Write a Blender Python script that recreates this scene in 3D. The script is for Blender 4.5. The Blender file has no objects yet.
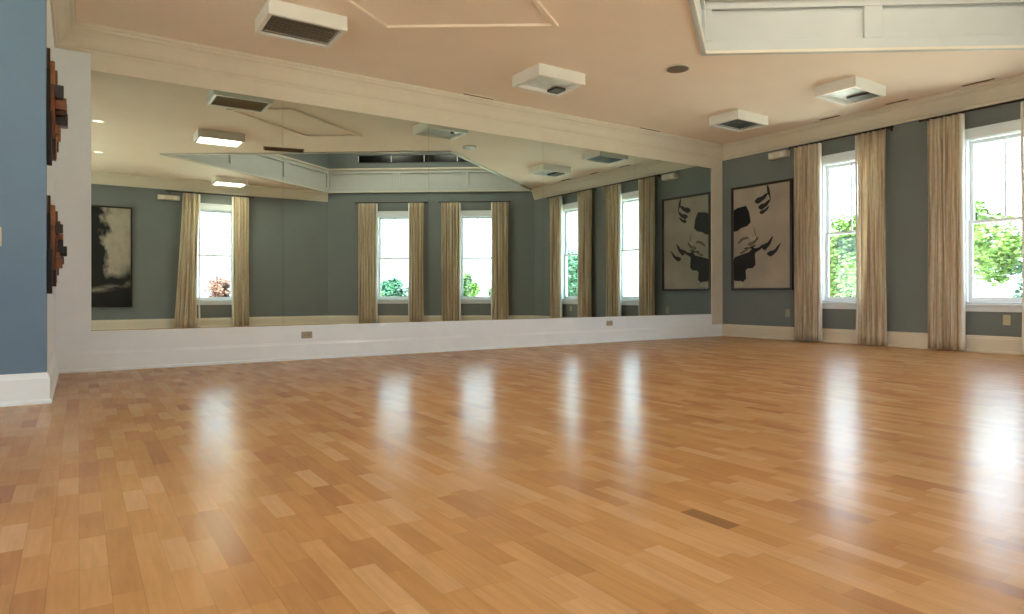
import bpy, bmesh, math, random
from mathutils import Vector, Matrix
S = bpy.context.scene
C = S.collection
PI = math.pi
R = random.Random(7)

# ------------------------------------------------------------------ camera
cam = bpy.data.cameras.new('camera')
co = bpy.data.objects.new('camera', cam)
C.objects.link(co)
PSI = math.radians(33.586)
cam.sensor_width = 36
cam.lens = 652.77 / 1024 * 36
cam.shift_y = -12.84 / 1024
cam.clip_start = .02
cam.clip_end = 400
co.matrix_world = (Matrix.Translation((0, -7.313, .72)) @ Matrix.Rotation(-PSI, 4, 'Z')
                   @ Matrix.Rotation(PI / 2, 4, 'X') @ Matrix.Rotation(math.radians(-.12), 4, 'Z'))
S.camera = co

# ------------------------------------------------------------------ view, world
S.view_settings.view_transform = 'Standard'
S.view_settings.look = 'None'
S.view_settings.gamma = 1
S.view_settings.use_curve_mapping = False
S.view_settings.exposure = 1.15
S.cycles.use_denoising = True
S.cycles.max_bounces = 10
S.cycles.diffuse_bounces = 6
S.cycles.glossy_bounces = 6
S.cycles.transparent_max_bounces = 12
S.cycles.sample_clamp_indirect = 4
S.cycles.use_guiding = True
SKY = 2.9
LENS_LIT = 12.0      # lit ceiling fixtures
TRAY_FILL = 8.0      # added, unseen fill panels up in the raised ceiling
DOWN = 1.0
w = bpy.data.worlds.new('sky')
S.world = w
w.use_nodes = True
nt = w.node_tree
bg = nt.nodes['Background']
tc = nt.nodes.new('ShaderNodeTexCoord')
sx = nt.nodes.new('ShaderNodeSeparateXYZ')
nt.links.new(tc.outputs['Generated'], sx.inputs[0])
cr = nt.nodes.new('ShaderNodeValToRGB')
cr.color_ramp.elements[0].position = 0.0
cr.color_ramp.elements[0].color = (.72, .86, 1, 1)
cr.color_ramp.elements[1].position = .8
cr.color_ramp.elements[1].color = (.66, .82, 1, 1)
nt.links.new(sx.outputs[2], cr.inputs[0])
nt.links.new(cr.outputs[0], bg.inputs[0])
bg.inputs[1].default_value = SKY
sun = bpy.data.lights.new('sun', 'SUN')
sun.energy = 30
sun.angle = math.radians(1)
sun.color = (1, .96, .88)
so = bpy.data.objects.new('sun', sun)
C.objects.link(so)
# high sun over the mirror wall side of the building: no beam enters a window
so.rotation_euler = Vector((-.35, .30, 1.0)).to_track_quat('Z', 'Y').to_euler()

# ------------------------------------------------------------------ materials
def mat(name, col, rough=.6, metal=0, noise=0, nscale=8, bump=0, bscale=60, spec=.5, coat=0, emit=None, estr=0):
    m = bpy.data.materials.new(name)
    m.use_nodes = True
    t = m.node_tree
    b = t.nodes['Principled BSDF']
    b.inputs['Base Color'].default_value = (*col, 1)
    b.inputs['Roughness'].default_value = rough
    b.inputs['Metallic'].default_value = metal
    b.inputs['Specular IOR Level'].default_value = spec
    b.inputs['Coat Weight'].default_value = coat
    if emit:
        b.inputs['Emission Color'].default_value = (*emit, 1)
        b.inputs['Emission Strength'].default_value = estr
    co_ = t.nodes.new('ShaderNodeTexCoord')
    if noise:
        n = t.nodes.new('ShaderNodeTexNoise')
        n.inputs['Scale'].default_value = nscale
        n.inputs['Detail'].default_value = 4
        t.links.new(co_.outputs['Object'], n.inputs['Vector'])
        r = t.nodes.new('ShaderNodeValToRGB')
        r.color_ramp.elements[0].position = .3
        r.color_ramp.elements[1].position = .7
        r.color_ramp.elements[0].color = (*[c * (1 - noise) for c in col], 1)
        r.color_ramp.elements[1].color = (*[min(1, c * (1 + noise)) for c in col], 1)
        t.links.new(n.outputs['Fac'], r.inputs[0])
        t.links.new(r.outputs[0], b.inputs['Base Color'])
    if bump:
        n2 = t.nodes.new('ShaderNodeTexNoise')
        n2.inputs['Scale'].default_value = bscale
        t.links.new(co_.outputs['Object'], n2.inputs['Vector'])
        bp = t.nodes.new('ShaderNodeBump')
        bp.inputs['Strength'].default_value = bump
        bp.inputs['Distance'].default_value = .002
        t.links.new(n2.outputs['Fac'], bp.inputs['Height'])
        t.links.new(bp.outputs[0], b.inputs['Normal'])
    return m

M = {}
M['wall'] = mat('blue_grey_wall_paint', (.178, .205, .208), .55, noise=.03, nscale=3, bump=.15)
M['alcove'] = mat('wall_paint_daylight_tint', (.125, .20, .295), .55, noise=.03, nscale=3, bump=.15)  # same wall paint, with cool daylight tinted into the colour
M['ceil'] = mat('peach_ceiling_paint', (.87, .735, .625), .8, noise=.02, nscale=2, bump=.1)
M['trim'] = mat('cream_trim_paint', (.71, .64, .535), .4, noise=.02, nscale=5)
M['white'] = mat('white_trim_daylight_tint', (.84, .90, .96), .4, noise=.02, nscale=5)  # white paint; its bluish tint stands in for cool daylight from the left
M['fascia'] = mat('pale_grey_panel_paint', (.52, .54, .53), .45, noise=.02, nscale=5)
M['mirror'] = mat('mirror_silver', (.66, .765, .735), .0, 1)
M['fixture'] = mat('white_enamel', (.82, .80, .76), .35, noise=.01)
M['louver'] = mat('dark_louver_metal', (.30, .27, .23), .4, .3, noise=.1, nscale=30)
M['louver_dark'] = mat('charcoal_louver', (.08, .08, .075), .4, .3, noise=.1, nscale=30)
M['lens'] = mat('frosted_lens', (.74, .83, .85), .25, noise=.1, nscale=12)
M['lit'] = mat('lit_lens', (.9, .9, .85), .4, emit=(1, .86, .62), estr=LENS_LIT)
M['tray_fill'] = mat('fill_panel_glow', (.9, .9, .85), .4, emit=(1, .88, .70), estr=TRAY_FILL)
M['down'] = mat('downlight_glow', (.9, .9, .85), .4, emit=(1, .85, .6), estr=DOWN)
M['slot'] = mat('bronze_slot', (.10, .07, .045), .5, .2, noise=.1)
M['grille'] = mat('taupe_grille', (.18, .14, .10), .5, noise=.1, nscale=40)
M['brass'] = mat('brass_plate', (.40, .35, .26), .35, .5, noise=.05)
M['cream'] = mat('cream_plastic', (.55, .50, .34), .4, noise=.02)
M['dark'] = mat('black_plastic', (.02, .02, .02), .4, noise=.1)
M['frame'] = mat('dark_brown_frame', (.020, .010, .008), .35, noise=.2, nscale=20)
M['blackpaint'] = mat('black_ink', (.006, .006, .008), .6, noise=.2)
M['greypaint'] = mat('grey_brown_ink', (.16, .12, .08), .6, noise=.3)
M['lightpaint'] = mat('pale_ink', (.50, .44, .34), .6, noise=.1)
M['canvas'] = mat('beige_canvas', (.42, .36, .30), .8, noise=.12, nscale=2.2, bump=.3, bscale=200)
M['rod'] = mat('bronze_rod', (.05, .035, .025), .35, .8, noise=.1)
M['sash'] = mat('white_vinyl', (.78, .82, .86), .35, noise=.01)
M['black_glass'] = mat('black_glass', (.003, .003, .004), .15, noise=.1)
M['grass'] = mat('lawn', (.52, .54, .44), .9, noise=.25, nscale=.6)
M['leaf'] = mat('green_leaves', (.085, .17, .03), .6, noise=.6, nscale=1.2)
M['leaf2'] = mat('bluish_leaves', (.04, .13, .075), .6, noise=.6, nscale=1.2)
M['leafred'] = mat('reddish_leaves', (.20, .10, .08), .6, noise=.5, nscale=1.5)
M['bark'] = mat('grey_bark', (.20, .16, .12), .9, noise=.3, nscale=9)
WOODS = [mat('wood_tone_%s' % n, c, .45, noise=.35, nscale=14, bump=.4) for n, c in
         (('walnut', (.055, .020, .009)), ('mahogany', (.19, .055, .017)), ('oak', (.34, .14, .05)), ('ebony', (.010, .005, .004)))]

def floor_mat():
    m = bpy.data.materials.new('stave_oak_floor')
    m.use_nodes = True
    t = m.node_tree
    N, L = t.nodes, t.links
    b = N['Principled BSDF']
    tc = N.new('ShaderNodeTexCoord')
    sp = N.new('ShaderNodeSeparateXYZ')
    L.new(tc.outputs['Object'], sp.inputs[0])
    def ma(op, a, b_=None, c=None):
        n = N.new('ShaderNodeMath')
        n.operation = op
        for i, v in enumerate((a, b_, c)):
            if v is None:
                continue
            if isinstance(v, (int, float)):
                n.inputs[i].default_value = v
            else:
                L.new(v, n.inputs[i])
        return n.outputs[0]
    Wd, Ln = .066, .26
    xs = ma('DIVIDE', sp.outputs[0], Wd)
    row = ma('FLOOR', xs)
    wn = N.new('ShaderNodeTexWhiteNoise')
    wn.noise_dimensions = '1D'
    L.new(row, wn.inputs['W'])
    ys = ma('ADD', ma('DIVIDE', sp.outputs[1], Ln), ma('MULTIPLY', wn.outputs['Value'], 7.3))
    col = ma('FLOOR', ys)
    cb = N.new('ShaderNodeCombineXYZ')
    L.new(row, cb.inputs[0])
    L.new(col, cb.inputs[1])
    wn2 = N.new('ShaderNodeTexWhiteNoise')
    wn2.noise_dimensions = '2D'
    L.new(cb.outputs[0], wn2.inputs['Vector'])
    ramp = N.new('ShaderNodeValToRGB')
    e = ramp.color_ramp.elements
    e[0].position = 0
    e[0].color = (.41, .19, .074, 1)
    e[1].position = 1
    e[1].color = (.64, .37, .175, 1)
    for p, c in ((.05, (.47, .228, .088, 1)), (.3, (.52, .260, .094, 1)), (.6, (.56, .292, .110, 1)), (.88, (.60, .332, .143, 1))):
        x = e.new(p)
        x.color = c
    L.new(wn2.outputs['Value'], ramp.inputs[0])
    # grain stretched along the staves, shifted per stave
    mp = N.new('ShaderNodeMapping')
    mp.inputs['Scale'].default_value = (60, 5, 1)
    L.new(tc.outputs['Object'], mp.inputs[0])
    av = N.new('ShaderNodeVectorMath')
    L.new(mp.outputs[0], av.inputs[0])
    L.new(wn2.outputs['Color'], av.inputs[1])
    g = N.new('ShaderNodeTexNoise')
    g.inputs['Scale'].default_value = 1
    g.inputs['Detail'].default_value = 5
    L.new(av.outputs[0], g.inputs['Vector'])
    # blotches
    bl = N.new('ShaderNodeTexNoise')
    bl.inputs['Scale'].default_value = 2.3
    bl.inputs['Detail'].default_value = 3
    L.new(tc.outputs['Object'], bl.inputs['Vector'])
    k = ma('ADD', ma('MULTIPLY', g.outputs['Fac'], .36), ma('MULTIPLY', bl.outputs['Fac'], .30))
    k = ma('ADD', k, .57)
    # thin joints
    fx = ma('ABSOLUTE', ma('SUBTRACT', ma('FRACT', xs), .5))
    fy = ma('ABSOLUTE', ma('SUBTRACT', ma('FRACT', ys), .5))
    jx = ma('GREATER_THAN', fx, .488)
    jy = ma('GREATER_THAN', fy, .4975)
    j = ma('SUBTRACT', 1, ma('MULTIPLY', ma('MAXIMUM', jx, jy), .22))
    k = ma('MULTIPLY', k, j)
    # one odd dark stave in the middle of the floor
    dx = ma('LESS_THAN', ma('ABSOLUTE', ma('SUBTRACT', sp.outputs[0], 1.683)), .032)
    dy = ma('LESS_THAN', ma('ABSOLUTE', ma('SUBTRACT', sp.outputs[1], -5.92)), .095)
    k = ma('MULTIPLY', k, ma('SUBTRACT', 1, ma('MULTIPLY', ma('MULTIPLY', dx, dy), .42)))
    sc = N.new('ShaderNodeVectorMath')
    sc.operation = 'SCALE'
    L.new(ramp.outputs[0], sc.inputs[0])
    L.new(k, sc.inputs['Scale'])
    rr = ma('ADD', ma('MULTIPLY', bl.outputs['Fac'], .06), .185)
    # lacquer: each stave lies at its own slight tilt
    bn = N.new('ShaderNodeTexNoise')
    bn.inputs['Scale'].default_value = 9
    L.new(tc.outputs['Object'], bn.inputs['Vector'])
    h = bn.outputs['Fac']
    bp = N.new('ShaderNodeBump')
    bp.inputs['Strength'].default_value = .2
    bp.inputs['Distance'].default_value = .004
    L.new(h, bp.inputs['Height'])
    # lacquered wood: diffuse wood under a satin coat whose reflectance levels off at grazing angles
    df = N.new('ShaderNodeBsdfDiffuse')
    L.new(sc.outputs[0], df.inputs['Color'])
    gl = N.new('ShaderNodeBsdfGlossy')
    gl.distribution = 'GGX'
    L.new(rr, gl.inputs['Roughness'])
    L.new(bp.outputs[0], gl.inputs['Normal'])
    fr = N.new('ShaderNodeFresnel')
    fr.inputs['IOR'].default_value = 1.62
    L.new(bp.outputs[0], fr.inputs['Normal'])
    fac = ma('MINIMUM', fr.outputs[0], .36)
    mx = N.new('ShaderNodeMixShader')
    L.new(fac, mx.inputs[0])
    L.new(df.outputs[0], mx.inputs[1])
    L.new(gl.outputs[0], mx.inputs[2])
    L.new(mx.outputs[0], N['Material Output'].inputs[0])
    N.remove(b)
    return m
M['floor'] = floor_mat()

def glass_mat():
    m = bpy.data.materials.new('clear_glass')
    m.use_nodes = True
    t = m.node_tree
    t.nodes.remove(t.nodes['Principled BSDF'])
    o = t.nodes['Material Output']
    tr = t.nodes.new('ShaderNodeBsdfTransparent')
    tr.inputs[0].default_value = (.97, .99, .98, 1)
    gl = t.nodes.new('ShaderNodeBsdfGlossy')
    gl.inputs['Roughness'].default_value = .02
    mx = t.nodes.new('ShaderNodeMixShader')
    mx.inputs[0].default_value = .05
    t.links.new(tr.outputs[0], mx.inputs[1])
    t.links.new(gl.outputs[0], mx.inputs[2])
    t.links.new(mx.outputs[0], o.inputs[0])
    return m
M['glass'] = glass_mat()

def curtain_mat():
    m = bpy.data.materials.new('striped_linen')
    m.use_nodes = True
    t = m.node_tree
    N, L = t.nodes, t.links
    b = N['Principled BSDF']
    o = N['Material Output']
    uv = N.new('ShaderNodeUVMap')
    sp = N.new('ShaderNodeSeparateXYZ')
    L.new(uv.outputs[0], sp.inputs[0])
    mp = N.new('ShaderNodeMapping')
    mp.inputs['Scale'].default_value = (13, .3, 1)
    L.new(uv.outputs[0], mp.inputs[0])
    n = N.new('ShaderNodeTexNoise')
    n.inputs['Scale'].default_value = 1
    n.inputs['Detail'].default_value = 2
    n.inputs['Roughness'].default_value = .7
    L.new(mp.outputs[0], n.inputs['Vector'])
    r = N.new('ShaderNodeValToRGB')
    e = r.color_ramp.elements
    e[0].position = .28
    e[0].color = (.20, .145, .12, 1)
    e[1].position = .72
    e[1].color = (.90, .85, .76, 1)
    for p, c in ((.36, (.42, .24, .13, 1)), (.43, (.60, .46, .27, 1)), (.49, (.88, .79, .60, 1)), (.545, (.56, .38, .22, 1)), (.60, (.84, .76, .60, 1))):
        x = e.new(p)
        x.color = c
    L.new(n.outputs['Fac'], r.inputs[0])
    mp2 = N.new('ShaderNodeMapping')
    mp2.inputs['Scale'].default_value = (28, 11, 1)
    L.new(uv.outputs[0], mp2.inputs[0])
    n2 = N.new('ShaderNodeTexNoise')
    n2.inputs['Scale'].default_value = 1
    L.new(mp2.outputs[0], n2.inputs['Vector'])
    mx = N.new('ShaderNodeMix')
    mx.data_type = 'RGBA'
    mx.blend_type = 'MULTIPLY'
    mx.inputs['Factor'].default_value = .4
    L.new(r.outputs[0], mx.inputs['A'])
    L.new(n2.outputs['Fac'], mx.inputs['B'])
    br = N.new('ShaderNodeBrightContrast')
    br.inputs['Bright'].default_value = .20
    L.new(mx.outputs['Result'], br.inputs[0])
    L.new(br.outputs[0], b.inputs['Base Color'])
    b.inputs['Roughness'].default_value = .85
    b.inputs['Specular IOR Level'].default_value = .2
    tl = N.new('ShaderNodeBsdfTranslucent')
    L.new(br.outputs[0], tl.inputs[0])
    ms = N.new('ShaderNodeMixShader')
    ms.inputs[0].default_value = .35
    L.new(b.outputs[0], ms.inputs[1])
    L.new(tl.outputs[0], ms.inputs[2])
    L.new(ms.outputs[0], o.inputs[0])
    return m
M['curtain'] = curtain_mat()
M['lining'] = mat('cream_lining', (.82, .79, .74), .8, noise=.04, nscale=6)

def landscape_mat():
    m = bpy.data.materials.new('dark_landscape_picture')
    m.use_nodes = True
    t = m.node_tree
    N, L = t.nodes, t.links
    b = N['Principled BSDF']
    b.inputs['Roughness'].default_value = .7
    uv = N.new('ShaderNodeUVMap')
    sp = N.new('ShaderNodeSeparateXYZ')
    L.new(uv.outputs[0], sp.inputs[0])
    def ma(op, a, b_=None):
        n = N.new('ShaderNodeMath')
        n.operation = op
        for i, v in enumerate((a, b_)):
            if v is None:
                continue
            if isinstance(v, (int, float)):
                n.inputs[i].default_value = v
            else:
                L.new(v, n.inputs[i])
        return n.outputs[0]
    u, v = sp.outputs[0], sp.outputs[1]
    def noise(sx_, sy_, d=4):
        mp = N.new('ShaderNodeMapping')
        mp.inputs['Scale'].default_value = (sx_, sy_, 1)
        L.new(uv.outputs[0], mp.inputs[0])
        n = N.new('ShaderNodeTexNoise')
        n.inputs['Scale'].default_value = 1
        n.inputs['Detail'].default_value = d
        L.new(mp.outputs[0], n.inputs['Vector'])
        return n.outputs['Fac']
    def mr(x, a, b_):
        n = N.new('ShaderNodeMapRange')
        n.inputs['From Min'].default_value = a
        n.inputs['From Max'].default_value = b_
        L.new(x, n.inputs['Value'])
        return n.outputs[0]
    nz = noise(5, 7)
    tree = mr(ma('ADD', u, ma('MULTIPLY', ma('SUBTRACT', nz, .5), .7)), .52, .66)     # 0 = dark foliage at the left
    low = mr(ma('ADD', v, ma('MULTIPLY', ma('SUBTRACT', noise(4, 6), .5), .12)), .27, .34)   # dark ground below
    bank = ma('SUBTRACT', 1, ma('MULTIPLY', mr(u, .80, .95), ma('SUBTRACT', 1, mr(v, .30, .46))))
    sky = ma('MULTIPLY', ma('MULTIPLY', tree, low), bank)
    rv = ma('SUBTRACT', v, ma('ADD', .10, ma('MULTIPLY', u, .13)))
    river = ma('MULTIPLY', ma('SUBTRACT', 1, mr(ma('ABSOLUTE', rv), .0, .045)), mr(noise(3, 14), .38, .58))
    f = ma('MAXIMUM', sky, ma('MULTIPLY', river, .8))
    tone = ma('MULTIPLY', f, ma('ADD', .62, ma('MULTIPLY', noise(9, 9), .7)))
    r = N.new('ShaderNodeValToRGB')
    r.color_ramp.elements[0].color = (.003, .004, .005, 1)
    r.color_ramp.elements[1].color = (.42, .37, .31, 1)
    L.new(tone, r.inputs[0])
    L.new(r.outputs[0], b.inputs['Base Color'])
    return m
M['landscape'] = landscape_mat()

# ------------------------------------------------------------------ mesh helpers
def box(bm, lo, hi, mx=None):
    vs = [Vector((x, y, z)) for x in (lo[0], hi[0]) for y in (lo[1], hi[1]) for z in (lo[2], hi[2])]
    if mx is not None:
        vs = [mx @ v for v in vs]
    v = [bm.verts.new(c) for c in vs]
    for f in ((0, 1, 3, 2), (4, 6, 7, 5), (0, 4, 5, 1), (2, 3, 7, 6), (0, 2, 6, 4), (1, 5, 7, 3)):
        bm.faces.new([v[i] for i in f])

def prism(bm, pts, z0, z1):
    a = [bm.verts.new((x, y, z0)) for x, y in pts]
    b = [bm.verts.new((x, y, z1)) for x, y in pts]
    n = len(pts)
    bm.faces.new(a)
    bm.faces.new(b)
    for i in range(n):
        bm.faces.new((a[i], a[(i + 1) % n], b[(i + 1) % n], b[i]))

def tube(bm, a, b, r, seg=12, r2=None):
    a, b = Vector(a), Vector(b)
    d = (b - a).normalized()
    q = d.to_track_quat('Z', 'Y').to_matrix()
    r2 = r if r2 is None else r2
    A = [bm.verts.new(a + q @ Vector((math.cos(2 * PI * i / seg) * r, math.sin(2 * PI * i / seg) * r, 0))) for i in range(seg)]
    B = [bm.verts.new(b + q @ Vector((math.cos(2 * PI * i / seg) * r2, math.sin(2 * PI * i / seg) * r2, 0))) for i in range(seg)]
    bm.faces.new(A)
    bm.faces.new(B)
    for i in range(seg):
        bm.faces.new((A[i], A[(i + 1) % seg], B[(i + 1) % seg], B[i]))

def obj(name, bm, m, parent=None, bevel=0, smooth=False):
    bmesh.ops.recalc_face_normals(bm, faces=bm.faces)
    me = bpy.data.meshes.new(name)
    bm.to_mesh(me)
    bm.free()
    me.materials.append(m)
    o = bpy.data.objects.new(name, me)
    C.objects.link(o)
    if parent:
        o.parent = parent
    if smooth:
        for p in me.polygons:
            p.use_smooth = True
    if bevel:
        b = o.modifiers.new('bevel', 'BEVEL')
        b.width = bevel
        b.segments = 2
        b.limit_method = 'ANGLE'
    return o

def struct(name, bm, m, parent=None, bevel=0):
    o = obj(name, bm, m, parent, bevel)
    if parent is None:
        o['kind'] = 'structure'
    return o

def tag(o, label, cat, group=None):
    o['label'] = label
    o['category'] = cat
    if group:
        o['group'] = group
    return o

def empty(name, loc=(0, 0, 0), rz=0):
    o = bpy.data.objects.new(name, None)
    o.empty_display_size = .1
    C.objects.link(o)
    o.location = loc
    o.rotation_euler = (0, 0, rz)
    return o

B = bmesh.new

# ------------------------------------------------------------------ room plan
CZ = 3.22          # low ceiling
TZ = 4.9           # raised ceiling
XL = -.18
PLAN = [(-2.6, -1.96), (XL, -1.96), (XL, 0), (9.17, 0), (9.17, -5.504), (5.10, -8.513), (-2.6, -8.513)]
# interior lies on the right hand side when walking along PLAN
WNAMES = ['wall_alcove', 'wall_left', 'wall_back', 'wall_right', 'wall_angled', 'wall_front', 'wall_side']
P1, P2, P3, P4 = (5.41, -2.74), (1.2, -5.75), (5.10, -8.513), (9.17, -5.504)
T = .16

def frame(a, b):
    """local x along the wall a->b, local y pointing INTO the room, z up"""
    a, b = Vector((*a, 0)), Vector((*b, 0))
    d = (b - a).normalized()
    n = Vector((d.y, -d.x, 0))
    m = Matrix(((d.x, n.x, 0, a.x), (d.y, n.y, 0, a.y), (0, 0, 1, 0), (0, 0, 0, 1)))
    return m, (b - a).length

def wall(i, top, opens=(), face=0.0):
    a, b = PLAN[i], PLAN[(i + 1) % len(PLAN)]
    m, ln = frame(a, b)
    bm = B()
    e0 = e1 = .0
    cuts = sorted(opens)
    x = T if i == 1 else 0.0
    for (s0, s1, z0, z1) in cuts:
        box(bm, (x, -T, 0), (s0, face, top), m)
        box(bm, (s0, -T, 0), (s1, face, z0), m)
        box(bm, (s0, -T, z1), (s1, face, top), m)
        x = s1
    box(bm, (x, -T, 0), (ln + e1, face, top), m)
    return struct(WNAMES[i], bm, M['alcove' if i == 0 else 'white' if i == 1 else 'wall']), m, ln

SILL, HEAD = .60, 2.62
# openings along each wall (s from the wall's first plan point)
right_open = [(1.81, 2.57, SILL, HEAD), (3.68, 4.44, SILL, HEAD)]
# angled wall runs from corner (9.17,-5.5)
ang_open = [(1.00, 1.80, SILL, HEAD), (3.03, 3.83, SILL, HEAD)]
front_open = [(5.10 - 2.93, 5.10 - 2.13, SILL, HEAD), (5.90, 7.10, SILL, HEAD)]  # second opening: unseen window added for fill light
side_fill_open = [(1.2, 2.3, SILL, HEAD), (3.6, 4.7, SILL, HEAD)]  # both unseen, added to let in cool fill light
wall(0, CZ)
wall(1, CZ)
wall(2, CZ, face=-.008)
_, MR, _ = wall(3, CZ, right_open)
_, MA, LA = wall(4, TZ, ang_open)
_, MF, _ = wall(5, CZ, front_open)
_, MS, _ = wall(6, CZ, side_fill_open)

bm = B()
prism(bm, [(-2.8, .2), (9.4, .2), (9.4, -5.6), (5.2, -8.75), (-2.8, -8.75)], -.12, 0)
struct('floor', bm, M['floor'])
bm = B()
prism(bm, [(-2.6, -1.96), (XL, -1.96), (XL, 0), (9.17, 0), P4, P1, P2, P3, (-2.6, -8.513)], CZ, CZ + .14)
struct('ceiling', bm, M['ceil'])
# raised ceiling over the skewed tray
bm = B()
def out(p, k=.3):
    cx = sum(q[0] for q in (P1, P2, P3, P4)) / 4
    cy = sum(q[1] for q in (P1, P2, P3, P4)) / 4
    v = Vector((p[0] - cx, p[1] - cy)).normalized() * k
    return (p[0] + v.x, p[1] + v.y)
prism(bm, [out(P1), out(P2), out(P3), out(P4)], TZ, TZ + .1)
struct('ceiling_raised', bm, M['ceil'])

# tray walls (blue) and white panelled fascias; P4->P1->P2->P3 keeps the tray on the left, so walk reversed
def tray_side(a, b, nm):
    m, ln = frame(a, b)
    bm = B()
    box(bm, (0, -.12, CZ + .14), (ln, 0, TZ), m)
    struct(nm, bm, M['wall'])
def fascia(idx, a, b, panels, z0=3.20, z1=3.79):
    m, ln = frame(a, b)
    rt = empty('trim_%d' % idx)
    rt['kind'] = 'structure'
    bm = B()
    box(bm, (0, 0, z0), (ln, .012, z1), m)
    obj('backing', bm, M['fascia'], rt)
    bm = B()
    box(bm, (0, .012, z0), (ln, .045, 3.335), m)
    box(bm, (0, .012, 3.665), (ln, .045, z1), m)
    x = 0.0
    for (a0, a1) in list(panels) + [(ln, ln)]:
        box(bm, (x, .012, 3.335), (a0, .045, 3.665), m)
        x = a1
    obj('rails_and_stiles', bm, M['fascia'], rt, bevel=.004)
    bm = B()
    box(bm, (0, .045, z0), (ln, .055, z0 + .03), m)
    box(bm, (0, .045, z1 - .045), (ln, .08, z1), m)
    obj('bead', bm, M['trim'], rt, bevel=.005)
for nm, a, b in (('wall_tray_right', P1, P4), ('wall_tray_left', P2, P1), ('wall_tray_front', P3, P2)):
    tray_side(a, b, nm)
fascia(1, P1, P4, ((.10, 1.64), (1.82, 3.36), (3.54, 4.52)))
fascia(2, P2, P1, ((.10, 1.64), (1.82, 3.36), (3.54, 5.10)))
fascia(3, P3, P2, ((.10, 1.44), (1.62, 3.00), (3.18, 4.65)))
fascia(4, P4, P3, ((.10, 1.60), (1.78, 3.28), (3.46, 4.96)))

# long black slot diffuser high on the angled wall
m, ln = frame(P4, P3)
rt = empty('slot_diffuser')
rt.matrix_world = m @ Matrix.Translation((.24, 0, 3.93))
for k in range(5):
    bm = B()
    box(bm, (.02 + k * .81, .002, .015), (k * .81 + .81, .014, .17))
    obj('slot', bm, M['black_glass'], rt)
bm = B()
for lo, hi in (((0, 0, 0), (4.07, .018, .015)), ((0, 0, .17), (4.07, .018, .185))):
    box(bm, lo, hi)
obj('rim', bm, M['dark'], rt)
for k in range(6):
    bm = B()
    box(bm, (k * .81, 0, .015), (k * .81 + .02, .022, .17))
    obj('divider', bm, M['sash'], rt)
tag(rt, 'long black slot diffuser high above the angled wall cornice, seen in mirror', 'ceiling vent')

# ------------------------------------------------------------------ mouldings swept along the walls
CROWN = [(0, 2.99), (.018, 2.99), (.022, 3.02), (.038, 3.03), (.06, 3.06), (.085, 3.11), (.12, 3.155), (.145, 3.17), (.15, 3.19), (.168, 3.195), (.168, CZ), (0, CZ)]
BASE = [(0, 0), (.030, 0), (.030, .02), (.020, .03), (.020, .165), (.014, .178), (.010, .20), (0, .205)]
def miter(i):
    n = len(PLAN)
    p0, p, p1 = [Vector(PLAN[k % n]) for k in (i - 1, i, i + 1)]
    d0, d1 = (p - p0).normalized(), (p1 - p).normalized()
    n0, n1 = Vector((d0.y, -d0.x)), Vector((d1.y, -d1.x))
    return (n0 + n1) / (1 + n0.dot(n1))
def sweep(i, prof, name, m):
    a, b = Vector(PLAN[i]), Vector(PLAN[(i + 1) % len(PLAN)])
    ma_, mb = miter(i), miter((i + 1) % len(PLAN))
    bm = B()
    A = [bm.verts.new((*(a + ma_ * d), z)) for d, z in prof]
    Bv = [bm.verts.new((*(b + mb * d), z)) for d, z in prof]
    bm.faces.new(A)
    bm.faces.new(Bv)
    k = len(prof)
    for j in range(k):
        bm.faces.new((A[j], A[(j + 1) % k], Bv[(j + 1) % k], Bv[j]))
    return struct(name, bm, m)
for i, side in ((0, 'alcove'), (1, 'left'), (2, 'back'), (3, 'right'), (4, 'angled'), (5, 'front'), (6, 'side')):
    sweep(i, BASE, 'baseboard_' + side, M['white'] if i in (0, 1, 2) else M['trim'])
tn = 5
for i in (0, 1, 2, 3, 5, 6):
    sweep(i, CROWN, 'trim_%d' % tn, M['trim'])
    tn += 1

# flat painted surround of the mirror (left, right, top, bottom boards) and its thin edge strip
MX0, MX1, MZ0, MZ1 = .10, 8.895, .38, 2.835
def board(lo, hi):
    global tn
    bm = B()
    box(bm, lo, hi)
    struct('trim_%d' % tn, bm, M['white'] if hi[2] < 1 or hi[0] < 1 else M['trim'], bevel=.003)
    tn += 1
board((XL, -.012, .20), (MX0, .008, 2.99))
board((MX1, -.012, .20), (9.17, .008, 2.99))
board((MX0, -.012, .20), (MX1, .008, MZ0))
board((MX0, -.012, MZ1), (MX1, .008, 2.99))

# ------------------------------------------------------------------ mirror panels
PW = (MX1 - MX0) / 5
where = ['farthest left, beside the wood sculptures', 'second from the left end', 'in the middle of the five', 'second from the right end', 'farthest right, next to the room corner']
for k in range(5):
    bm = B()
    box(bm, (MX0 + k * PW + .001, 0, MZ0), (MX0 + (k + 1) * PW - .001, .006, MZ1))
    tag(obj('mirror_panel', bm, M['mirror']), 'tall frameless wall mirror panel, ' + where[k], 'mirror', 'mirror panels of the mirrored wall')

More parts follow.
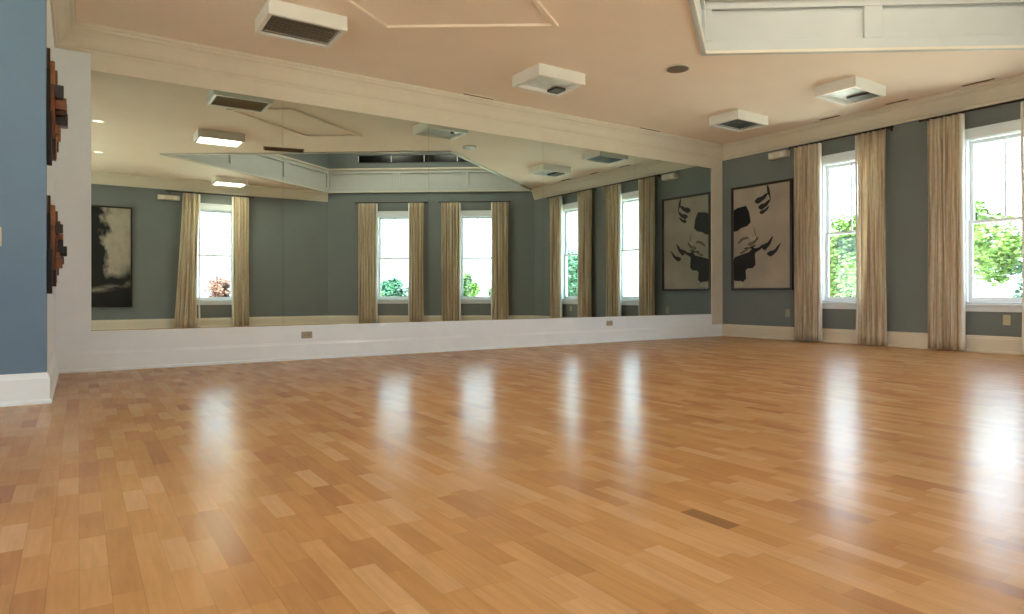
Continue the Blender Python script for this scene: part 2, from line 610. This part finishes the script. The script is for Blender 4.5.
# ------------------------------------------------------------------ windows
def window(n, m, s0, s1, face=0):
    rt = empty('window_%d' % n)
    rt['kind'] = 'structure'
    z0, z1 = SILL, HEAD
    cw = .088
    bm = B()
    box(bm, (s0 - cw, 0, z0 - .01), (s0, .022, z1), m)
    box(bm, (s1, 0, z0 - .01), (s1 + cw, .022, z1), m)
    box(bm, (s0 - cw, 0, z1), (s1 + cw, .024, z1 + .10), m)
    box(bm, (s0 - cw - .015, 0, z1 + .10), (s1 + cw + .015, .045, z1 + .125), m)
    obj('casing', bm, M['white'], rt, bevel=.003)
    bm = B()
    for (a, b) in (((s0, -T, z0), (s0 + .012, 0, z1)), ((s1 - .012, -T, z0), (s1, 0, z1)), ((s0, -T, z1 - .012), (s1, 0, z1)), ((s0, -T, z0), (s1, -.0, z0 + .012))):
        box(bm, a, b, m)
    obj('jamb', bm, M['sash'], rt)
    bm = B()
    box(bm, (s0 - cw - .02, 0, z0 - .032), (s1 + cw + .02, .05, z0 - .008), m)
    obj('window_sill', bm, M['white'], rt, bevel=.004)
    bm = B()
    box(bm, (s0 - cw, 0, z0 - .105), (s1 + cw, .018, z0 - .032), m)
    obj('apron', bm, M['white'], rt, bevel=.003)
    mid = 1.60
    f = .042
    for nm, za, zb, ya, yb in (('upper_sash', mid - .02, z1 - .012, -.125, -.095), ('lower_sash', z0 + .012, mid + .02, -.09, -.06)):
        bm = B()
        a, b = s0 + .012, s1 - .012
        box(bm, (a, ya, za), (a + f, yb, zb), m)
        box(bm, (b - f, ya, za), (b, yb, zb), m)
        box(bm, (a + f, ya, zb - (f if nm[0] == 'u' else .035)), (b - f, yb, zb), m)
        box(bm, (a + f, ya, za), (b - f, yb, za + (.035 if nm[0] == 'u' else f + .015)), m)
        if nm[0] == 'u':
            c = (a + b) / 2
            box(bm, (c - .010, ya + .006, za + .035), (c + .010, yb - .006, zb - f), m)
        sh = obj(nm, bm, M['sash'], rt, bevel=.002)
        bm = B()
        box(bm, (a + f, (ya + yb) / 2 - .002, za + .035), (b - f, (ya + yb) / 2 + .002, zb - .035), m)
        obj('pane', bm, M['glass'], sh)
    la = bpy.data.lights.new('window_portal', 'AREA')
    la.shape = 'RECTANGLE'
    la.size = s1 - s0
    la.size_y = z1 - z0
    la.cycles.is_portal = True
    lo = bpy.data.objects.new('window_portal', la)
    C.objects.link(lo)
    # -Z of the light looks into the room (+y of the wall frame)
    lo.matrix_world = m @ Matrix.Translation(((s0 + s1) / 2, -T - .03, (z0 + z1) / 2)) @ Matrix.Rotation(-PI / 2, 4, 'X') @ Matrix.Rotation(PI, 4, 'Y') @ Matrix.Rotation(PI, 4, 'Y')
WINS = [(1, MR, *right_open[0][:2]), (2, MR, *right_open[1][:2]), (3, MA, *ang_open[0][:2]), (4, MA, *ang_open[1][:2]), (5, MF, *front_open[0][:2]),
        (6, MF, *front_open[1][:2]), (7, MS, *side_fill_open[0][:2]), (8, MS, *side_fill_open[1][:2])]  # this row: unseen windows added as daylight fill
for a in WINS:
    window(*a)

# ------------------------------------------------------------------ curtains and rods
def curtain(m, s0, s1, label, flare=0.0, yoff=.115, ztop=2.93, lin=0):
    wd = s1 - s0
    bm = B()
    nu, nv = 110, 22
    folds = max(3, round(wd / .075))
    ph = R.random() * 6
    uo = R.random() * 20
    amps = [R.uniform(.6, 1.15) for _ in range(folds + 2)]
    uvl = bm.loops.layers.uv.new('UVMap')
    V = []
    for j in range(nv + 1):
        t = j / nv
        z = .015 + (ztop - .015) * t
        row = []
        for i in range(nu + 1):
            u = i / nu
            k = u * folds
            am = amps[int(k)] * (.036 if t < .96 else .030)
            y = am * math.sin(2 * PI * k + ph + .5 * math.sin(2.2 * t + ph)) + .006 * math.sin(5 * t + 9 * u)
            x = (u - .5) * wd * (1 - .035 * math.sin(PI * min(1, t * 1.02))) + .008 * math.sin(2 * PI * k * .5 + 3 * t)
            x -= flare * (1 - t) ** 1.3 * (1 - u)
            row.append(bm.verts.new((x, y, z)))
        V.append(row)
    for j in range(nv):
        for i in range(nu):
            f = bm.faces.new((V[j][i], V[j][i + 1], V[j + 1][i + 1], V[j + 1][i]))
            f.smooth = True
            for lp, (a, b) in zip(f.loops, ((i, j), (i + 1, j), (i + 1, j + 1), (i, j + 1))):
                lp[uvl].uv = (uo + a / nu * wd * 1.9, b / nv * 2.9)
    me = bpy.data.meshes.new('curtain')
    bm.to_mesh(me)
    bm.free()
    me.materials.append(M['curtain'])
    o = bpy.data.objects.new('curtain', me)
    C.objects.link(o)
    o.matrix_world = m @ Matrix.Translation(((s0 + s1) / 2, yoff, 0))
    sd = o.modifiers.new('thickness', 'SOLIDIFY')
    sd.thickness = .004
    if lin:                                   # pale lining turned outwards along the window side edge
        bm = B()
        cols = []
        for j in range(23):
            t = j / 22
            z = .02 + (ztop - .03) * t
            x0 = lin * wd / 2 * (1 - .035 * math.sin(PI * min(1, t * 1.02))) + .006 * math.sin(6 * t)
            cols.append([bm.verts.new((x0 + lin * a, b, z)) for a, b in ((-.012, .030), (.004, .036), (.022, .024), (.030, -.004), (.018, -.026))])
        for j in range(22):
            for i in range(4):
                f = bm.faces.new((cols[j][i], cols[j][i + 1], cols[j + 1][i + 1], cols[j + 1][i]))
                f.smooth = True
        l_ = obj('lining', bm, M['lining'], o, smooth=True)
        sd = l_.modifiers.new('thickness', 'SOLIDIFY')
        sd.thickness = .003
    tag(o, label, 'curtain', 'striped curtains at the windows')
    return o

def rod(m, s0, s1, label, yoff=.115, z=2.945):
    rt = empty('curtain_rod')
    rt.matrix_world = m @ Matrix.Translation(((s0 + s1) / 2, yoff, z))
    h = (s1 - s0) / 2 + .03
    bm = B()
    tube(bm, (-h, 0, 0), (h, 0, 0), .011)
    obj('pole', bm, M['rod'], rt, smooth=False)
    for sg in (-1, 1):
        bm = B()
        tube(bm, (sg * h, 0, 0), (sg * (h + .012), 0, 0), .011, 12, .019)
        tube(bm, (sg * (h + .012), 0, 0), (sg * (h + .03), 0, 0), .019, 12, .008)
        obj('finial', bm, M['rod'], rt)
        bm = B()
        box(bm, (sg * (h - .05) - .006, -yoff + .002, -.008), (sg * (h - .05) + .006, 0, .006))
        box(bm, (sg * (h - .05) - .015, -yoff, -.03), (sg * (h - .05) + .015, -yoff + .006, .03))
        obj('bracket', bm, M['rod'], rt)
    tag(rt, label, 'curtain rod', 'curtain rods above the windows')

D = 'floor-length striped linen curtain, '
rod(MR, 1.40, 2.82, 'bronze curtain rod above the right wall window nearer the picture')
curtain(MR, 1.44, 1.84, D + 'right wall, hanging between the abstract picture and the first window', lin=1)
curtain(MR, 2.40, 2.80, D + 'right wall, on the right side of the first window', yoff=.12, lin=-1)
rod(MR, 3.25, 4.80, 'bronze curtain rod above the right wall window cut by the photo edge')
curtain(MR, 3.29, 3.69, D + 'right wall, left side of the window at the photo edge', lin=1)
curtain(MR, 4.32, 4.74, D + 'right wall, far side of second window, seen only in the mirror', lin=-1)
rod(MA, .62, 2.26, 'bronze curtain rod on the angled wall, right one in the mirror')
curtain(MA, .62, 1.02, D + 'angled wall, nearest the right wall corner, seen in the mirror', lin=1)
curtain(MA, 1.80, 2.24, D + 'angled wall, left of the right window seen in mirror', lin=-1)
rod(MA, 2.63, 4.30, 'bronze curtain rod on the angled wall, left one in the mirror')
curtain(MA, 2.67, 3.03, D + 'angled wall, right of the left window seen in mirror', lin=1)
curtain(MA, 3.83, 4.27, D + 'angled wall, beside its left corner, seen in the mirror', lin=-1)
rod(MF, 5.10 - 3.30, 5.10 - 1.62, 'bronze curtain rod over the lone window reflected at the mirror left')
curtain(MF, 5.10 - 3.24, 5.10 - 2.90, D + 'right side of the lone window reflected at mirror left', lin=1)
o = curtain(MF, 5.10 - 2.20, 5.10 - 1.88, D + 'flaring out beside the dark landscape picture reflected in mirror', lin=-1)
for v in o.data.vertices:
    t = v.co.z / 2.93
    v.co.x += .16 * max(0, 1 - t) ** 1.2 * (v.co.x / .4 + .7)

# ------------------------------------------------------------------ ceiling fixtures
def fixture(x0, x1, y0, y1, label, lensmat, slats=True, dark=None):
    rt = empty('ceiling_fixture', ((x0 + x1) / 2, (y0 + y1) / 2, CZ))
    a, b, d, r = (x1 - x0) / 2, (y1 - y0) / 2, .125, .035
    bm = B()
    for lo, hi in (((-a, -b, -d), (a, -b + r, 0)), ((-a, b - r, -d), (a, b, 0)), ((-a, -b + r, -d), (-a + r, b - r, 0)), ((a - r, -b + r, -d), (a, b - r, 0))):
        box(bm, lo, hi)
    bmesh.ops.remove_doubles(bm, verts=bm.verts, dist=1e-5)
    obj('housing', bm, M['fixture'], rt)
    bm = B()
    box(bm, (-a + r, -b + r, -d + .04), (a - r, b - r, -d + .05))
    ln_ = obj('lens', bm, lensmat, rt)
    if slats:
        bm = B()
        n = 9
        for i in range(n):
            yy = -b + r + (i + .5) * (2 * b - 2 * r) / n
            q = Matrix.Translation((0, yy, -d + .018)) @ Matrix.Rotation(math.radians(35), 4, 'X')
            box(bm, (-a + r, -.014, -.001), (a - r, .014, .001), q)
        obj('louver', bm, M['louver'] if slats == 1 else M['louver_dark'], rt)
    if dark:
        bm = B()
        q = dark
        box(bm, (a * q[0], b * q[1], -d + .01), (a * q[2], b * q[3], -d + .038))
        obj('dark_baffle', bm, M['louver_dark'], rt)
    tag(rt, label, 'ceiling fixture', 'boxy surface mounted ceiling fixtures')
    return rt
FX = 'white boxy ceiling fixture '
fixture(1.34, 2.02, -1.60, -1.08, FX + 'with brown louvers, nearest the upper left of the photo', M['louver'], 1)
fixture(4.15, 4.80, -1.60, -1.08, FX + 'with pale bluish lens, at the photo top centre', M['lens'], 0, (.45, .2, .88, .86))
fixture(7.44, 8.10, -1.65, -1.16, FX + 'with dark louvers, nearest the far right room corner', M['louver_dark'], 2)
fixture(7.42, 8.10, -3.26, -2.76, FX + 'half silvery half dark, nearest the right wall windows', M['lens'], 0, (.30, -.86, .88, .4))
fixture(1.50, 2.16, -3.92, -3.44, FX + 'with glowing lens, seen lit in the mirror at left', M['lit'], 0)
fixture(2.40, 3.04, -8.05, -7.55, FX + 'near the lone front window, seen small in the mirror', M['lit'], 0)

# unseen fill panels, added high in the raised ceiling to brighten the room
for k, (x, y) in enumerate(((4.0, -5.4), (5.3, -6.4), (5.3, -4.5), (6.6, -5.5))):
    rt = empty('tray_fill_panel', (x, y, TZ))
    bm = B()
    box(bm, (-.36, -.36, -.05), (.36, .36, 0))
    obj('housing', bm, M['fixture'], rt)
    bm = B()
    box(bm, (-.33, -.33, -.056), (.33, .33, -.05))
    obj('diffuser', bm, M['tray_fill'], rt)
    tag(rt, 'square added fill panel, unseen, high up in the raised ceiling', 'ceiling light', 'added fill panels in the raised ceiling')

def downlight(x, y, label):
    rt = empty('recessed_downlight', (x, y, CZ))
    bm = B()
    n = 24
    ri = [bm.verts.new((math.cos(2 * PI * i / n) * .07, math.sin(2 * PI * i / n) * .07, -.004)) for i in range(n)]
    ro = [bm.verts.new((math.cos(2 * PI * i / n) * .095, math.sin(2 * PI * i / n) * .095, -.002)) for i in range(n)]
    rt_ = [bm.verts.new((v.co.x, v.co.y, 0)) for v in ro]
    for i in range(n):
        j = (i + 1) % n
        bm.faces.new((ri[i], ri[j], ro[j], ro[i]))
        bm.faces.new((ro[i], ro[j], rt_[j], rt_[i]))
    obj('trim_ring', bm, M['fixture'], rt)
    bm = B()
    tube(bm, (0, 0, -.0035), (0, 0, -.001), .068, 24)
    obj('bulb_lens', bm, M['down'], rt)
    tag(rt, label, 'downlight', 'small glowing ceiling downlights')
downlight(.24, -3.79, 'small glowing recessed downlight, upper one at mirror left edge')
downlight(.29, -6.19, 'small glowing recessed downlight, lower one at mirror left edge')

# round speaker grille
rt = empty('ceiling_speaker', (5.53, -2.31, CZ))
bm = B()
tube(bm, (0, 0, -.012), (0, 0, 0), .135, 32)
obj('rim', bm, M['trim'], rt)
bm = B()
tube(bm, (0, 0, -.018), (0, 0, -.012), .118, 32)
obj('grille', bm, M['grille'], rt)
tag(rt, 'round taupe speaker grille in the ceiling near the panelled tray corner', 'ceiling speaker')

# slot diffusers in the ceiling edge
for (x0, y0, x1, y1, lb) in ((3.99, -.235, 4.43, -.19, 'over the middle of the mirror'), (7.02, -.235, 7.46, -.19, 'over the right part of the mirror'),
                            (8.86, -2.24, 8.93, -1.94, 'above the first right wall window'), (8.86, -3.14, 8.93, -2.86, 'between the two right wall windows'),
                            (8.85, -4.10, 8.92, -3.76, 'above the window at the photo right edge')):
    rt = empty('slot_vent', ((x0 + x1) / 2, (y0 + y1) / 2, CZ))
    a, b = (x1 - x0) / 2, (y1 - y0) / 2
    bm = B()
    for lo, hi in (((-a - .012, -b - .012, -.006), (a + .012, -b, 0)), ((-a - .012, b, -.006), (a + .012, b + .012, 0)), ((-a - .012, -b, -.006), (-a, b, 0)), ((a, -b, -.006), (a + .012, b, 0))):
        box(bm, lo, hi)
    obj('vent_frame', bm, M['ceil'], rt)
    bm = B()
    box(bm, (-a, -b, -.003), (a, b, 0))
    obj('slot', bm, M['slot'], rt)
    tag(rt, 'narrow brown slot vent in the ceiling edge ' + lb, 'ceiling vent', 'narrow slot vents along the ceiling edge')

# return air grille seen in the mirror
rt = empty('air_grille', (2.95, -4.22, CZ), math.radians(14))
bm = B()
for lo, hi in (((-.33, -.14, -.01), (.33, -.12, 0)), ((-.33, .12, -.01), (.33, .14, 0)), ((-.33, -.12, -.01), (-.31, .12, 0)), ((.31, -.12, -.01), (.33, .12, 0))):
    box(bm, lo, hi)
obj('vent_frame', bm, M['grille'], rt)
bm = B()
for i in range(10):
    q = Matrix.Translation((0, -.108 + i * .024, -.006)) @ Matrix.Rotation(math.radians(40), 4, 'X')
    box(bm, (-.31, -.009, -.001), (.31, .009, .001), q)
obj('louver', bm, M['slot'], rt)
tag(rt, 'brown air grille in the low ceiling beside the tray, seen in mirror', 'ceiling vent')

# skewed raised frame on the low ceiling
A_, B_ = Vector((2.37, -1.59)), Vector((3.71, -2.52))
e2 = Vector((-.83, -.56)) * .86
rt = empty('ceiling_access_panel', (*((A_ + B_ + e2) / 2), CZ))
o0 = (A_ + B_ + e2) / 2
quad = [A_ - o0, B_ - o0, B_ + e2 - o0, A_ + e2 - o0]
for k in range(4):
    p, q = quad[k], quad[(k + 1) % 4]
    ip, iq = p * .93, q * .93
    bm = B()
    prism(bm, [(p.x, p.y), (q.x, q.y), (iq.x, iq.y), (ip.x, ip.y)], -.028, 0)
    obj('moulding', bm, M['ceil'], rt, bevel=.006)
bm = B()
prism(bm, [(v.x * .93, v.y * .93) for v in quad], -.004, 0)
obj('panel', bm, M['ceil'], rt)
tag(rt, 'skewed four sided moulded panel on the low ceiling, painted like the ceiling', 'ceiling panel')

# ------------------------------------------------------------------ emergency light boxes
def emergency(m, s, z, wd, label):
    rt = empty('emergency_light')
    rt.matrix_world = m @ Matrix.Translation((s, 0, z))
    bm = B()
    box(bm, (-wd / 2, 0, -.05), (wd / 2, .11, .05))
    obj('housing', bm, M['trim'], rt, bevel=.012)
    for sg in (-1, 1):
        bm = B()
        tube(bm, (sg * wd * .30, .11, -.005), (sg * wd * .30, .125, -.01), .032, 16, .038)
        obj('lamp_head', bm, M['fixture'], rt)
    tag(rt, label, 'emergency light', 'cream emergency light boxes under the crown')
emergency(MR, 1.13, 2.885, .32, 'cream emergency light box high on right wall above the abstract picture')
emergency(MF, 5.10 - 1.62, 2.81, .42, 'cream emergency light box beside the lone window, reflected at mirror left')

# ------------------------------------------------------------------ outlets and switch
def outlet(m, s, z, label, mt, horiz=False, group=None, off=0.0):
    rt = empty('wall_outlet')
    rt.matrix_world = m @ Matrix.Translation((s, off, z)) @ (Matrix.Rotation(PI / 2, 4, 'Y') if horiz else Matrix.Identity(4))
    bm = B()
    box(bm, (-.037, 0, -.06), (.037, .006, .06))
    obj('cover_plate', bm, mt, rt, bevel=.002)
    for sg in (-1, 1):
        bm = B()
        box(bm, (-.017, .006, sg * .026 - .014), (.017, .009, sg * .026 + .014))
        rc = obj('receptacle', bm, mt, rt, bevel=.002)
        bm = B()
        for dx in (-.007, .007):
            box(bm, (dx - .0015, .009, sg * .026 - .003), (dx + .0015, .0095, sg * .026 + .007))
        obj('slots', bm, M['dark'], rc)
    tag(rt, label, 'outlet', group)
MB_, _ = frame(PLAN[2], PLAN[3])
outlet(MB_, 2.11 - XL, .272, 'brass outlet plate below the mirror, left of the two', M['brass'], True, 'outlets in the board below the mirror', .012)
outlet(MB_, 6.59 - XL, .285, 'brass outlet plate below the mirror, right of the two', M['brass'], True, 'outlets in the board below the mirror', .012)
outlet(MR, 1.24, .42, 'small outlet low on the right wall below the abstract picture', M['brass'])
outlet(MR, 4.11, .40, 'yellowish outlet under the window at the photo right edge', M['cream'])
MLF, LLF = frame(PLAN[0], PLAN[1])
rt = empty('light_switch')
rt.matrix_world = MLF @ Matrix.Translation((LLF - .275, 0, 1.10))
bm = B()
box(bm, (-.04, 0, -.062), (.04, .006, .062))
obj('cover_plate', bm, M['cream'], rt, bevel=.002)
bm = B()
box(bm, (-.016, .006, -.032), (.016, .011, .032))
obj('rocker', bm, M['fixture'], rt, bevel=.002)
tag(rt, 'cream light switch plate on the blue wall at the left photo edge', 'light switch')

# ------------------------------------------------------------------ abstract picture on the right wall
def picture(m, s0, s1, z0, z1, fw=.035, fd=.045):
    rt = empty('framed_picture')
    rt.matrix_world = m @ Matrix.Translation((s0, 0, z0))
    wd, h = s1 - s0, z1 - z0
    bm = B()
    for lo, hi in (((0, 0, 0), (wd, fd, fw)), ((0, 0, h - fw), (wd, fd, h)), ((0, 0, fw), (fw, fd, h - fw)), ((wd - fw, 0, fw), (wd, fd, h - fw))):
        box(bm, lo, hi)
    obj('picture_frame', bm, M['frame'], rt)
    return rt, wd, h, fw
def sheet(bm, pts, wd, h, y, tk=.0015):
    """pts as (u, v) fractions, v measured from the top"""
    a = [bm.verts.new((u * wd, y, (1 - v) * h)) for u, v in pts]
    b = [bm.verts.new((u * wd, y + tk, (1 - v) * h)) for u, v in pts]
    bm.faces.new(a)
    bm.faces.new(b)
    n = len(pts)
    for i in range(n):
        bm.faces.new((a[i], a[(i + 1) % n], b[(i + 1) % n], b[i]))
def stroke(bm, u0, v0, u1, v1, bend, wdt, wd, h, y):
    n = 12
    L_, R_ = [], []
    for i in range(n + 1):
        t = i / n
        u = u0 + (u1 - u0) * t
        v = v0 + (v1 - v0) * t + bend * math.sin(PI * t)
        k = 2.0 * wdt * math.sin(PI * min(.97, .08 + t * .9)) * (1 + .25 * math.sin(9 * t))
        L_.append((u, v - k * .5))
        R_.append((u, v + k * .5))
    sheet(bm, L_ + R_[::-1], wd, h, y)
rt, wd, h, fw = picture(MR, .22, 1.34, .775, 2.49)
bm = B()
box(bm, (fw, .004, fw), (wd - fw, .022, h - fw))
obj('canvas', bm, M['canvas'], rt)
bm = B()
y = .022
for pts in ([(.035, .22), (.10, .20), (.25, .19), (.30, .25), (.33, .35), (.27, .385), (.16, .40), (.10, .425), (.035, .43)],
            [(.035, .70), (.06, .675), (.17, .655), (.30, .635), (.36, .60), (.42, .625), (.40, .66), (.41, .76), (.36, .79), (.28, .79), (.24, .81), (.25, .89), (.19, .92), (.11, .915), (.035, .90)]):
    bm = B()
    sheet(bm, pts, wd, h, y)
    obj('black_shape', bm, M['blackpaint'], rt)
for mt, dy, L_ in (('blackpaint', .0004, ((.40, .16, .62, .10, .015, .030), (.60, .05, .66, .15, -.02, .05), (.46, .22, .66, .16, .02, .028), (.48, .27, .64, .22, .015, .020),
          (.52, .60, .70, .50, .03, .032), (.60, .66, .82, .57, .035, .026), (.36, .62, .55, .57, .02, .020), (.22, .60, .42, .57, .01, .012), (.34, .60, .48, .60, .02, .02))),
        ('greypaint', .0008, ((.10, .55, .30, .50, -.02, .018), (.28, .56, .46, .50, .02, .020), (.38, .40, .46, .52, .03, .02), (.14, .64, .34, .58, .01, .014))),
        ('lightpaint', .0012, ((.30, .46, .44, .47, .05, .016), (.05, .955, .20, .94, -.01, .035)))):
    for a in L_:
        bm = B()
        stroke(bm, *a, wd, h, y + dy)
        obj('brush_stroke', bm, M[mt], rt)
tag(rt, 'tall dark framed picture of black abstract brush shapes on beige, right wall', 'picture')

# dark landscape on the front wall (reflected at the left of the mirror)
rt, wd, h, fw = picture(MF, 5.10 - .94, 5.10 + .20, .47, 2.55, fw=.03)
bm = B()
uvl = bm.loops.layers.uv.new('UVMap')
box(bm, (fw, .004, fw), (wd - fw, .022, h - fw))
for f in bm.faces:
    for lp in f.loops:
        # local x runs towards -x of the room, so u = 0 lies at the room side seen left in the mirror
        lp[uvl].uv = (1 - (lp.vert.co.x - fw) / (wd - 2 * fw), (lp.vert.co.z - fw) / (h - 2 * fw))
obj('canvas', bm, M['landscape'], rt)
tag(rt, 'tall dark landscape picture with pale sky and trees, reflected at mirror left', 'picture')

# ------------------------------------------------------------------ wood block wall sculptures on the left return
def sculpture(zc, hh, seed, label):
    r = random.Random(seed)
    rt = empty('wood_wall_sculpture', (XL, -1.52, zc))
    def blk(y, z, wy, hz, x0, x1, w_):
        bm = B()
        box(bm, (x0, y - wy / 2, z - hz / 2), (x1, y + wy / 2, z + hz / 2))
        obj('wooden_block', bm, WOODS[w_], rt, bevel=.003)
    k_ = hh / .8
    # slim backing strips, longest in the middle rows, the outermost tips narrow
    for y, z, wy, hz, d, w_ in ((-.31, -.22, .035, .36, .030, 3), (-.29, .10, .035, .30, .022, 3), (-.25, .31, .03, .18, .020, 0), (-.24, -.02, .05, .36, .045, 1),
                                (-.19, .20, .05, .26, .045, 2), (-.16, -.14, .05, .40, .050, 0), (-.11, .12, .06, .34, .058, 1), (-.06, -.10, .05, .42, .052, 2),
                                (0, .06, .06, .46, .050, 1), (.06, -.06, .05, .36, .060, 0), (.12, .04, .06, .28, .045, 2), (.18, -.02, .05, .20, .050, 1)):
        blk(y, z * k_, wy, hz * k_, 0, d, w_)
    # chunky centre
    for k in range(10):
        y = r.uniform(-.26, .12)
        z = r.uniform(-.15, .15)
        blk(y, z * k_, r.uniform(.04, .08), r.uniform(.05, .11), .045, .045 + r.uniform(.035, .08) * (1.15 - abs(z) * 4.2), (0, 1, 3, 1, 2, 3, 1, 0, 2, 3)[k])
    tag(rt, label, 'wall sculpture', 'wood block sculptures on the left wall edge')
sculpture(2.02, .82, 3, 'dark brown wood block wall sculpture, upper one at the left corner')
sculpture(1.07, .68, 8, 'reddish wood block wall sculpture, lower one at the left corner')

# ------------------------------------------------------------------ outdoors
bm = B()
GZ = -.5
n = 28
vs = [[bm.verts.new((-70 + 160 * i / n, -90 + 140 * j / n, GZ + .12 * math.sin(i * 1.3) * math.cos(j * .9) - .12)) for j in range(n + 1)] for i in range(n + 1)]
for i in range(n):
    for j in range(n):
        bm.faces.new((vs[i][j], vs[i + 1][j], vs[i + 1][j + 1], vs[i][j + 1]))
struct('ground', bm, M['grass'])

def tree(name, x, y, h, rad, label, cat, leafm, seed, group, conic=0.0, n=6500, trunk=.25):
    r = random.Random(seed)
    rt = empty(name, (x, y, GZ - .1))
    bm = B()
    tube(bm, (0, 0, 0), (0, 0, h * .7), .035 * h ** .7 + .02, 10, .02)
    for k in range(9):
        a = r.random() * 6.28
        z = h * r.uniform(trunk, .6)
        tube(bm, (0, 0, z), (math.cos(a) * rad * .6, math.sin(a) * rad * .6, z + rad * .5), .025, 6, .008)
    obj('trunk', bm, M['bark'], rt)
    bm = B()
    cl = []
    for k in range(26):
        t = r.uniform(0, 1)
        z = h * (trunk + (1 - trunk) * t)
        rr = rad * (math.sin(PI * (.12 + .83 * t)) ** .7) * (1 - conic * t)
        a = r.random() * 6.28
        q = r.random() ** .5
        cl.append((math.cos(a) * rr * q, math.sin(a) * rr * q, z, rad * r.uniform(.22, .42) * (1 - .5 * conic * t)))
    s = .055 + .02 * rad
    for k in range(n):
        cx, cy, cz, cr_ = cl[r.randrange(len(cl))]
        d = Vector((r.gauss(0, 1), r.gauss(0, 1), r.gauss(0, 1))).normalized() * cr_ * r.uniform(.5, 1.05)
        p = Vector((cx, cy, cz)) + d
        q = Matrix.Rotation(r.random() * 6.28, 3, 'Z') @ Matrix.Rotation(r.random() * 3.1, 3, 'X')
        f = s * r.uniform(.7, 1.4)
        bm.faces.new([bm.verts.new(p + q @ Vector(c)) for c in ((-f, 0, 0), (0, -f * .55, 0), (f, 0, 0), (0, f * .55, f * .2))])
    obj('foliage', bm, leafm, rt)
    tag(rt, label, cat, group)
G = 'trees and shrubs outside the windows'
tree('tree', 25.0, 6.3, 3.9, 2.0, 'loose green tree seen through the first right wall window', 'tree', M['leaf'], 1, G)
tree('tree', 28.0, 9.5, 3.6, 1.8, 'bluish green tree behind the first right wall window, left part', 'tree', M['leaf2'], 2, G)
tree('tree', 22.5, 1.75, 4.2, 1.7, 'bright green young tree seen through the window at the right edge', 'tree', M['leaf'], 3, G)
tree('tree', 25.5, .15, 3.4, 1.6, 'lower bluish green tree at the far right photo edge', 'tree', M['leaf2'], 4, G)
tree('tree', 27, -15.5, 3.8, 1.8, 'green tree reflected through a right wall window', 'tree', M['leaf'], 5, G)
tree('tree', 22, -20.5, 3.4, 1.7, 'tree reflected through the right wall window nearer the picture', 'tree', M['leaf2'], 6, G)
tree('shrub', 14.6, -27.0, 1.9, 1.2, 'bluish green shrub reflected in the left window of the angled wall', 'shrub', M['leaf2'], 7, G, trunk=.1)
tree('shrub', 11.5, -24.0, 2.3, 1.3, 'leafy green shrub reflected in left window of the angled wall', 'shrub', M['leaf'], 8, G, trunk=.1)
tree('shrub', 17.5, -24.5, 2.3, 1.3, 'thin green shrub reflected in right window of the angled wall', 'shrub', M['leaf'], 9, G, trunk=.1)
tree('shrub', 22.0, -26.5, 2.1, 1.1, 'pale green shrub at the right of the angled wall windows', 'shrub', M['leaf'], 10, G, trunk=.1)
tree('shrub', 4.7, -20.0, 1.75, .8, 'reddish shrub reflected through the lone window at mirror left', 'shrub', M['leafred'], 11, G, trunk=.1)
tree('shrub', 3.2, -21.6, 1.5, .6, 'small green shrub left of the reddish shrub at mirror left', 'shrub', M['leaf'], 12, G, trunk=.1)
